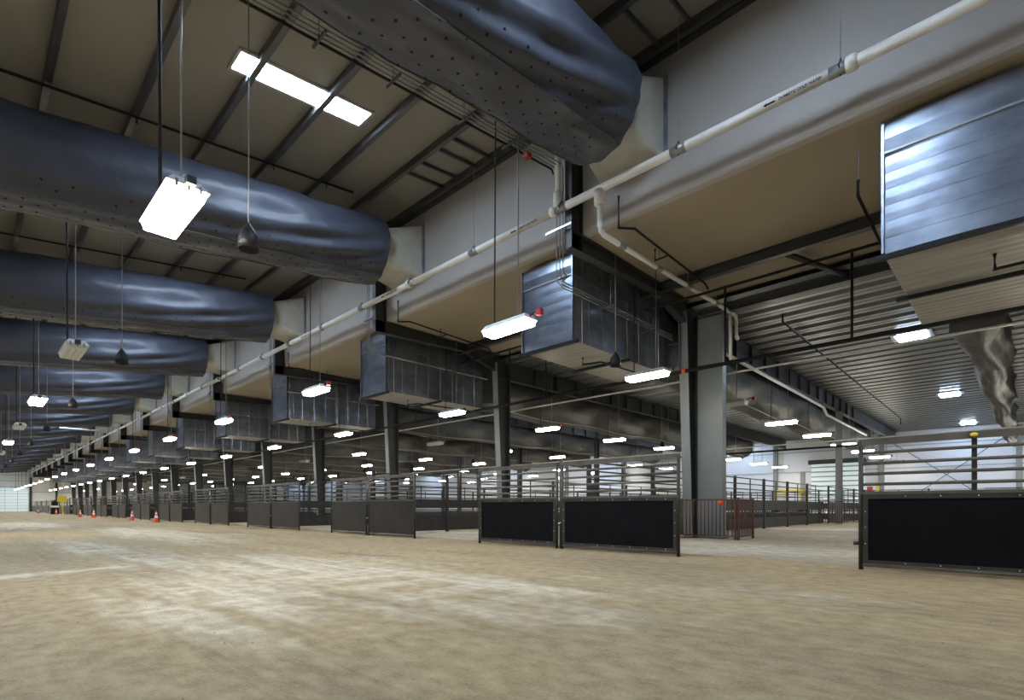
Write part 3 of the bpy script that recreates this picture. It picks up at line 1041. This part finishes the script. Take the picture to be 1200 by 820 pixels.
# ------------------------------------------------------------------ conduits
for i in range(4):
    y = 8.02 + 0.1 * i
    pts = [(-2, y, 9.3 + 0.11 * (-12.15)), (10.02, y, 9.28 - 0.0 * i), (10.1, y, 9.18)]
    if i < 3:
        pts += [(10.1, y, 6.74 - 0.06 * i), (10.16, y, 6.66 - 0.07 * i), (10.3, y + 0.02, 6.64 - 0.075 * i), (10.4, 8.3, 6.64 - 0.075 * i), (16.2, 8.3, 6.64 - 0.075 * i)]
    o = MB().tube(pts, 0.016 if i < 3 else 0.024, 6).build('conduit', 'conduit' if i < 3 else 'black')
    tag(o, ['thin grey conduit down the wall and along the middle metal duct, outermost of three',
            'thin grey conduit down the wall and along the middle metal duct, middle of three',
            'thin grey conduit down the wall and along the middle metal duct, innermost of three',
            'black conduit along the rafter under the nearest fabric duct'][i], 'conduit')
for i, (x, y0, y1, z) in enumerate(((4.0, 7.9, 8.45, 8.58), (5.4, 7.9, 8.45, 8.73), (7.1, 7.9, 8.45, 8.92), (8.4, 7.9, 8.45, 9.06))):
    o = MB().box(x - 0.02, x + 0.02, y0 + 0.06, y1 - 0.05, z - 0.05, z - 0.02)
    o.tube([(x, 8.2, z - 0.03), (x, 8.2, roof(x) - 0.2)], 0.008, 5)
    o = o.build('strut_hanger', 'steel')
    tag(o, 'small strut hanger carrying the conduits under the hall roof, %s from the left' % ORD[i], 'hanger')
o = MB().box(10.02, 10.06, 7.72, 8.5, 7.72, 7.77).build('strut_bar', 'galv')
tag(o, 'bright strut bar clamping the three conduits to the stub post', 'bracket')
for i, (x, z) in enumerate(((12.2, 6.5), (14.5, 6.42), (16.2, 6.38))):
    o = MB().box(x - 0.02, x + 0.02, 7.95, 8.45, z - 0.06, z - 0.02)
    o.tube([(x, 8.05, z - 0.03), (x, 8.05, ZS - 0.3)], 0.01, 5)
    o = o.build('strut_bracket', 'galv')
    tag(o, 'bright strut bracket under the conduits along the middle metal duct, %s from the left' % ORD[i], 'bracket')
for n in range(1, 8):
    y = Y0 + B * n
    for k in range(2):
        o = MB().tube([(10.08, y + 0.2 + 0.12 * k, roof(10.08) - 0.25), (10.08, y + 0.2 + 0.12 * k, 6.7), (10.2, y + 0.3 + 0.09 * k, 6.6), (16, y + 0.3 + 0.09 * k, 6.6)], 0.016, 6).build('conduit', 'conduit')
        tag(o, '%s thin grey conduit down the wall at the %s stub post from the camera' % ('left' if k else 'right', ORD[n]), 'conduit', 'wall conduits at the stub posts')
    o = MB().box(10.0, 10.06, y - 0.1, y + 0.45, 7.66, 7.71).build('strut_bar', 'galv')
    tag(o, 'bright strut bar at the %s stub post from the camera' % ORD[n], 'bracket', 'strut bars at the stub posts')
o = MB().box(8.9, 9.05, 8.1, 8.22, 8.98, 9.1).build('junction_box', 'red')
tag(o, 'small red junction box on the conduits under the nearest fabric duct', 'box')

# ------------------------------------------------------------------ black sprinkler pipes
def pipe_obj(pts, r, label, m='black', name='sprinkler_pipe', group=None, n=8):
    o = MB().tube(pts, r, n).build(name, m)
    return tag(o, label, 'pipe', group)


for n in range(0, 12):
    y = 14.5 + B * n
    o = pipe_obj([(-9, y, roof(-9) - 0.26), (8.15, y, roof(8.15) - 0.26)], 0.032, 'thin black sprinkler pipe under the hall roof purlins, %s from the camera' % ORD[n], group='hall roof sprinkler pipes')
    for x in (2.75, 5.8, 7.3):
        MB().tube([(x, y, roof(x) - 0.26), (x, y, roof(x) - 0.40)], 0.02, 6).build('sprinkler_head', 'black', o)
for n in range(-1, 4):
    y0 = 6.3 + B * n
    w_ = 'right of the picture' if n < 0 else ('by the nearest stub post' if n == 0 else 'at the %s stub post' % ORD[n])
    pipe_obj([(10.25, y0 + 0.25, 8.0), (10.25, y0 + 0.25, 7.28), (10.6, y0 + 0.05, 7.32), (14.3, y0 + 0.05, 7.2), (14.4, y0, 7.05)], 0.026, 'black sprinkler branch from the wall across the soffit, ' + w_, group='soffit sprinkler branches')
    pipe_obj([(12.2, y0 + 0.42, 7.55), (12.2, y0 + 0.42, 7.25), (12.2, y0 + 0.05, 7.265)], 0.022, 'short black upright sprinkler arm on the soffit branch, ' + w_, group='soffit sprinkler arms')
pipe_obj([(14.7, YBACK, 7.1), (14.7, 70, 7.1)], 0.04, 'black sprinkler pipe running lengthwise under the soffit beam')
pipe_obj([(16.05, YBACK, 5.36), (16.05, 100, 5.3)], 0.062, 'thick black sprinkler main running lengthwise in front of the columns')
for i, y in enumerate((3.2, 6.5, 7.95, 13.6, 15.6, 22.3)):
    pipe_obj([(16.05, y, 5.36), (16.05, y, ZS)], 0.035 if i < 2 else 0.02, 'black drop pipe down to the thick sprinkler main, %s from the right' % ORD[i], group='drops to the sprinkler main')
pipe_obj([(16.05, 7.75, 5.36), (16.05, 7.88, 5.36)], 0.075, 'orange grooved coupling on the sprinkler main by the nearest column', 'cone', 'pipe_coupling')
pipe_obj([(17.6, YBACK, 5.42), (17.6, 100, 5.42)], 0.035, 'pale grey conduit running lengthwise behind the sprinkler main', 'pvc', 'conduit_pipe')
pipe_obj([(19.2, 5.83, 7.58), (19.2, 5.83, 7.25), (44, 5.95, 7.0), (44, 5.95, 6.6)], 0.035, 'slanting black sprinkler branch under the metal deck at the right')
pipe_obj([(36.0, YBACK, 4.6), (36.0, 60, 4.6)], 0.06, 'black pipe running lengthwise by the inner columns')
pipe_obj([(35.7, YBACK, 4.9), (35.7, 60, 4.9)], 0.04, 'pale pipe running lengthwise by the inner columns', 'pvc')
for n in range(0, 5):
    y = 9.9 + B * n
    pipe_obj([(12.5, y - 0.7, 5.34), (12.5, y - 0.7, 5.14), (12.6, y - 1.27, 5.12), (16.05, y - 1.27, 5.2)], 0.026,
             'black sprinkler branch under the sheet-metal duct, %s from the camera' % ORD[n], group='sprinkler branches under the ducts')
pipe_obj([(12.3, 0.35, 5.345), (12.3, 0.35, 5.08), (12.3, -2.5, 5.12), (12.3, -2.5, 7.72)], 0.028, 'black sprinkler branch under the right-hand metal duct')
o = pipe_obj([(11.0, 2.1, 6.78), (11.0, 2.1, 6.5), (14.4, 2.1, 6.35), (14.4, 2.1, 7.5)], 0.028, 'bent black sprinkler pipe beside the right-hand metal duct')
MB().tube([(11.05, 2.1, 6.5), (11.05, 2.1, 7.72)], 0.007, 5).build('hanger_rod', 'wire', o)
pipe_obj([(6.33, 65, 8.45), (10.0, 65, 8.45)], 0.08, 'pale pipe sticking out from the upper wall into the hall far away', 'pvc', 'stub_pipe')

# ------------------------------------------------------------------ gates
def bx(o, name, m, x0, x1, y0, y1, z0, z1):
    return MB().box(x0, x1, y0, y1, z0, z1).build(name, m, o)


def make_gate(L_, detailed, panel='rubber', stiff=None):
    """gate in local coords: from y=0 (near end) to y=L_, rails toward the hall"""
    g = empty('pen_gate', (10.0, 0, 0))
    MB().tube([(0, 0.03, 0), (0, 0.03, 2.04)], 0.035, 8).build('post', 'gate', g)
    MB().tube([(0, L_ - 0.03, 0), (0, L_ - 0.03, 2.04)], 0.035, 8).build('post', 'gate', g)
    bx(g, 'top_rail', 'rail', -0.03, 0.03, 0, L_, 1.98, 2.08)
    for z in (1.86, 1.69, 1.525, 1.36):
        MB().tube([(0, 0.05, z), (0, L_ - 0.05, z)], 0.025, 8).build('rail', 'rail', g)
    bx(g, 'middle_rail', 'rail', -0.035, 0.035, 0.02, L_ - 0.02, 1.20, 1.245)
    MB().tube([(0, 0.05, 0.075), (0, L_ - 0.05, 0.075)], 0.025, 8).build('rail', 'rail', g)
    if detailed:
        fs = [bx(g, 'frame_strip', 'gate', -0.028, -0.014, 0.06, L_ - 0.06, 1.13, 1.20),
              bx(g, 'frame_strip', 'gate', -0.028, -0.014, 0.06, L_ - 0.06, 0.105, 0.16),
              bx(g, 'frame_strip', 'gate', -0.028, -0.014, 0.06, 0.13, 0.16, 1.13),
              bx(g, 'frame_strip', 'gate', -0.028, -0.014, L_ - 0.13, L_ - 0.06, 0.16, 1.13)]
    bx(g, 'panel', panel, -0.012, 0.012, 0.06, L_ - 0.06, 0.11, 1.19)
    if stiff is not None:
        for y in stiff:
            bx(g, 'stiffener', 'gate', 0.02, 0.06, y - 0.03, y + 0.03, 1.22, 2.0)
    if detailed:
        by = [0.3 + 0.42 * i for i in range(int((L_ - 0.4) / 0.42))]
        for y in by:
            for z, st_ in ((1.165, fs[0]), (0.135, fs[1])):
                MB().lathe([(0.0, 0.009), (0.008, 0.006), (0.0095, 0)], 6).build('bolt', 'bolt', st_, (-0.028, y, z)).rotation_euler = (0, -PI / 2, 0)
        for y, st_ in ((0.095, fs[2]), (L_ - 0.095, fs[3])):
            for z in (0.42, 0.68, 0.93):
                MB().lathe([(0.0, 0.009), (0.008, 0.006), (0.0095, 0)], 6).build('bolt', 'bolt', st_, (-0.028, y, z)).rotation_euler = (0, -PI / 2, 0)
    return g


GG = 'livestock gates along the hall'
g = make_gate(5.95, True, stiff=(4.55, 2.6))
g.location = (10.0, -4.05, 0)
tag(g, 'near black-panelled steel gate at the right edge with a yellow oval plate', 'gate', GG)
pl = MB()
pl.lathe([(0.0, 0.01), (0.043, 0.01), (0.046, 0.0)], 20)
pl.v = [(x, y * 0.62, z) for x, y, z in pl.v]
p = pl.build('maker_plate', 'yellow', g, (-0.036, 4.55, 2.03))
p.rotation_euler = (PI / 2, PI, -PI / 2)
p['label'] = 'blank yellow oval plate'
MB().tube([(0, 5.95, 0.42), (-0.02, 6.02, 0.42)], 0.03, 8).build('hinge', 'gate', g)

pairs = [(4.96, 8.0, 8.1, 10.92), (13.92, 16.72, 16.82, 19.45), (22.25, 25.2, 25.3, 28.2)]
for k in range(3, 16):
    pairs.append((22.25 + B * (k - 2), 25.2 + B * (k - 2), 25.3 + B * (k - 2), 28.2 + B * (k - 2)))
cheap = None
for k, (a, b, c, d) in enumerate(pairs):
    names = ('right-hand leaf', 'left-hand leaf')
    for j, (p, q) in enumerate(((a, b), (c, d))):
        lab = 'black-panelled steel pen gate, %s of the %s pair from the camera' % (names[j], ORD[k])
        if k < 3:
            g = make_gate(q - p, k < 1, 'worn' if k else 'rubber')
            g.location = (10.0, p, 0)
            tag(g, lab, 'gate', GG)
        else:
            if cheap is None:
                g = make_gate(2.93, False, 'worn')
                g.location = (10.0, p, 0)
                tag(g, lab, 'gate', GG)
                cheap = (g, tree_of(g))
            else:
                dup(cheap[0], (10.0, p, 0), lab, tree=cheap[1])
    # gate post and latch between the leaves
    gp = empty('gate_post', (10.06, (b + c) / 2, 0), 'steel gate post between the two leaves of the %s gate pair from the camera' % ORD[k], 'post', 'posts between the gate leaves')
    MB().tube([(0, 0, 0), (0, 0, 2.12)], 0.04, 8).build('post', 'gate', gp)
    if k < 3:
        MB().tube([(-0.05, 0.03, 0.62), (-0.10, 0.0, 0.60), (-0.05, -0.08, 0.66)], 0.012, 6).build('latch', 'bolt', gp)

# ------------------------------------------------------------------ pen fences (one per frame line)
def make_fence(L_, feeder=True):
    """section along X from x=0 to L_"""
    f = empty('pen_fence', (0, 0, 0))
    MB().box(-0.05, 0.05, -0.05, 0.05, 0, 2.30).build('post', 'fence', f)
    for z in (1.52, 1.77, 2.0, 2.24):
        MB().tube([(0.05, 0, z), (L_ - 0.05, 0, z)], 0.024, 6).build('rail', 'fence', f)
    MB().box(L_ / 2 - 0.02, L_ / 2 + 0.02, -0.02, 0.02, 1.31, 2.24).build('stile', 'fence', f)
    u, l = (0.86, 0.52) if feeder else (0.96, 0.60)
    MB().box(0.05, L_ - 0.05, -0.015, 0.015, u, 1.31).build('upper_board', 'fence', f)
    MB().box(0.05, L_ - 0.05, -0.015, 0.015, 0.06, l).build('lower_board', 'fence', f)
    for z in ((0.72,) if feeder else (0.70, 0.84)):
        MB().tube([(0.05, 0, z), (L_ - 0.05, 0, z)], 0.022, 6).build('rail', 'fence', f)
    if feeder:
        for i in range(int(L_ / 0.28)):
            MB().box(0.2 + 0.28 * i, 0.25 + 0.28 * i, -0.012, 0.012, 0.52, 0.86).build('feeder_bar', 'fence', f)
    return f


f0 = make_fence(3.4)
FT = tree_of(f0)
f1 = make_fence(3.4, False)
FT1 = tree_of(f1)
first1 = True
first = True
for n in range(-1, 11):
    y = (8.62 if n == 0 else Y0 + B * n + 0.35)
    xs = [10.35 + 3.4 * i for i in range(8)]
    if n == 0:
        xs = [12.0, 15.5, 18.9, 22.3, 25.7, 29.1, 32.5]
    if n in (0, 1, 2):
        xs += [37.0 + 3.4 * i for i in range(5)]
    if n > 3:
        xs = xs[:3]
    for i, x in enumerate(xs):
        lab = 'dark steel pen fence section, %s from the hall along the %s fence line' % (ORD[i], 'rightmost' if n < 0 else ORD[n + 1] + ' visible')
        if n > 0 and first1:
            f1.location = (x, y, 0)
            tag(f1, lab, 'fence', 'pen fence sections')
            first1 = False
        elif n > 0:
            dup(f1, (x, y, 0), lab, group='pen fence sections', tree=FT1)
        elif first:
            f0.location = (x, y, 0)
            tag(f0, lab, 'fence', 'pen fence sections')
            first = False
        else:
            dup(f0, (x, y, 0), lab, group='pen fence sections', tree=FT)
# cross fence at the rear of the pens
for i, y in enumerate((-8.3, -4.9, -1.5, 4.7, 8.1, 11.5, 14.9, 18.3)):
    dup(f0, (46.5, y, 0), 'dark steel pen fence section across the back of the pens, %s from the right' % ORD[i], group='rear pen fence sections', rz=PI / 2, tree=FT)

o = MB().box(46.40, 46.48, 7.95, 8.3, 2.2, 2.5).build('marker_board', 'red')
tag(o, 'small red marker board on the rear pen fence, seen through the near gate', 'marker')
o = MB().box(46.40, 46.48, 7.55, 7.75, 2.23, 2.6).build('marker_board', 'yellow')
tag(o, 'small yellow marker board on the rear pen fence beside the red one', 'marker')

# ------------------------------------------------------------------ rust-brown guards round the columns
def make_guard(L_, h=1.25):
    g = empty('bar_guard', (0, 0, 0))
    for x in (0.025, L_ - 0.025):
        bx(g, 'post', 'rust', x - 0.03, x + 0.03, -0.03, 0.03, 0, h + 0.02)
    bx(g, 'top_rail', 'rust', 0, L_, -0.025, 0.025, h - 0.04, h)
    bx(g, 'bottom_rail', 'rust', 0, L_, -0.025, 0.025, 0.09, 0.13)
    k = int(L_ / 0.12)
    for i in range(1, k):
        x = L_ * i / k
        MB().tube([(x, 0, 0.12), (x, 0, h - 0.03)], 0.015, 5).build('bar', 'rust', g)
    return g


g = make_guard(1.95)
g.location = (16.25, 6.25, 0)
g.rotation_euler = (0, 0, PI / 2)
tag(g, 'rust-brown barred guard panel in front of the nearest column', 'guard')
MB().lathe([(0.0, 0.05), (0.07, 0.04), (0.08, 0.0), (0.0, -0.01)], 12).build('red_tag', 'cone', g, (0.45, 0.05, 1.14)).rotation_euler = (PI / 2, 0, 0)
g = make_guard(1.25)
g.location = (16.3, 6.21, 0)
tag(g, 'short rust-brown barred guard panel to the right of the nearest column', 'guard')
g = make_guard(3.6, 1.35)
g.location = (35.6, 5.2, 0)
g.rotation_euler = (0, 0, PI / 2)
tag(g, 'far rust-brown barred panel behind the opening, by the inner column', 'guard')

# ------------------------------------------------------------------ traffic cones, sign, machine
cn = empty('traffic_cone', (8.75, 40.6, 0))
MB().box(-0.2, 0.2, -0.2, 0.2, 0, 0.04).build('base', 'cone', cn)
MB().lathe([(0.15, 0.04), (0.028, 0.76), (0.0, 0.76)], 16).build('cone', 'cone', cn)
MB().lathe([(0.107, 0.30), (0.081, 0.46)], 16).build('reflective_band', 'cone_band', cn)
MB().lathe([(0.069, 0.54), (0.053, 0.64)], 16).build('reflective_band', 'cone_band', cn)
tag(cn, 'orange traffic cone with white bands at the gates, nearest of the row', 'cone', 'traffic cones along the gates')
T = tree_of(cn)
for i, (x, y) in enumerate(((8.9, 48.5), (8.55, 62.7), (8.75, 64.2), (8.33, 69.2), (8.8, 94.0), (8.6, 98.0), (8.3, 112))):
    dup(cn, (x, y, 0), 'orange traffic cone with white bands at the gates, %s from the camera' % ORD[i + 1], tree=T)
sg = empty('sign_stand', (9.3, 93, 0), 'yellow square sign on a yellow post at the far gates', 'sign')
MB().box(-0.05, 0.05, -0.05, 0.05, 0, 1.7).build('post', 'yellow', sg)
MB().box(-0.5, 0.5, -0.03, 0.03, 1.7, 2.5).build('sign_board', 'yellow', sg)
cb = empty('equipment_stand', (8.9, 97, 0), 'dark upright equipment stand with a white band by the yellow sign', 'stand')
MB().box(-0.4, 0.4, -0.3, 0.3, 0, 0.95).build('base_cabinet', 'black', cb)
MB().box(-0.42, 0.42, -0.32, 0.32, 0.95, 1.2).build('white_band', 'cone_band', cb)
MB().box(-0.34, 0.34, -0.26, 0.26, 1.2, 1.8).build('upper_box', 'black', cb)
MB().tube([(0, 0, 1.8), (0, 0, 2.0)], 0.1, 8).build('cap', 'black', cb)
mc = empty('utility_machine', (49.5, 14.3, 0), 'yellow-topped utility machine with a grey mast behind the pen fences', 'machine')
MB().box(-0.8, 0.8, -0.9, 0.9, 0.5, 1.5).build('body', 'grey', mc)
MB().box(-0.9, 0.9, -1.0, 1.0, 2.2, 2.45).build('canopy', 'yellow', mc)
for x, y in ((-0.8, -0.9), (-0.8, 0.9), (0.8, -0.9), (0.8, 0.9)):
    MB().box(x - 0.05, x + 0.05, y - 0.05, y + 0.05, 1.5, 2.2).build('canopy_post', 'yellow', mc)
    MB().tube([(x, y - 0.15 if y < 0 else y - 0.1, 0.45), (x, y + 0.1 if y < 0 else y + 0.15, 0.45)], 0.45, 14).build('wheel', 'black', mc)
MB().box(-0.2, 0.2, -1.0, -0.7, 1.5, 4.0).build('mast', 'grey', mc)
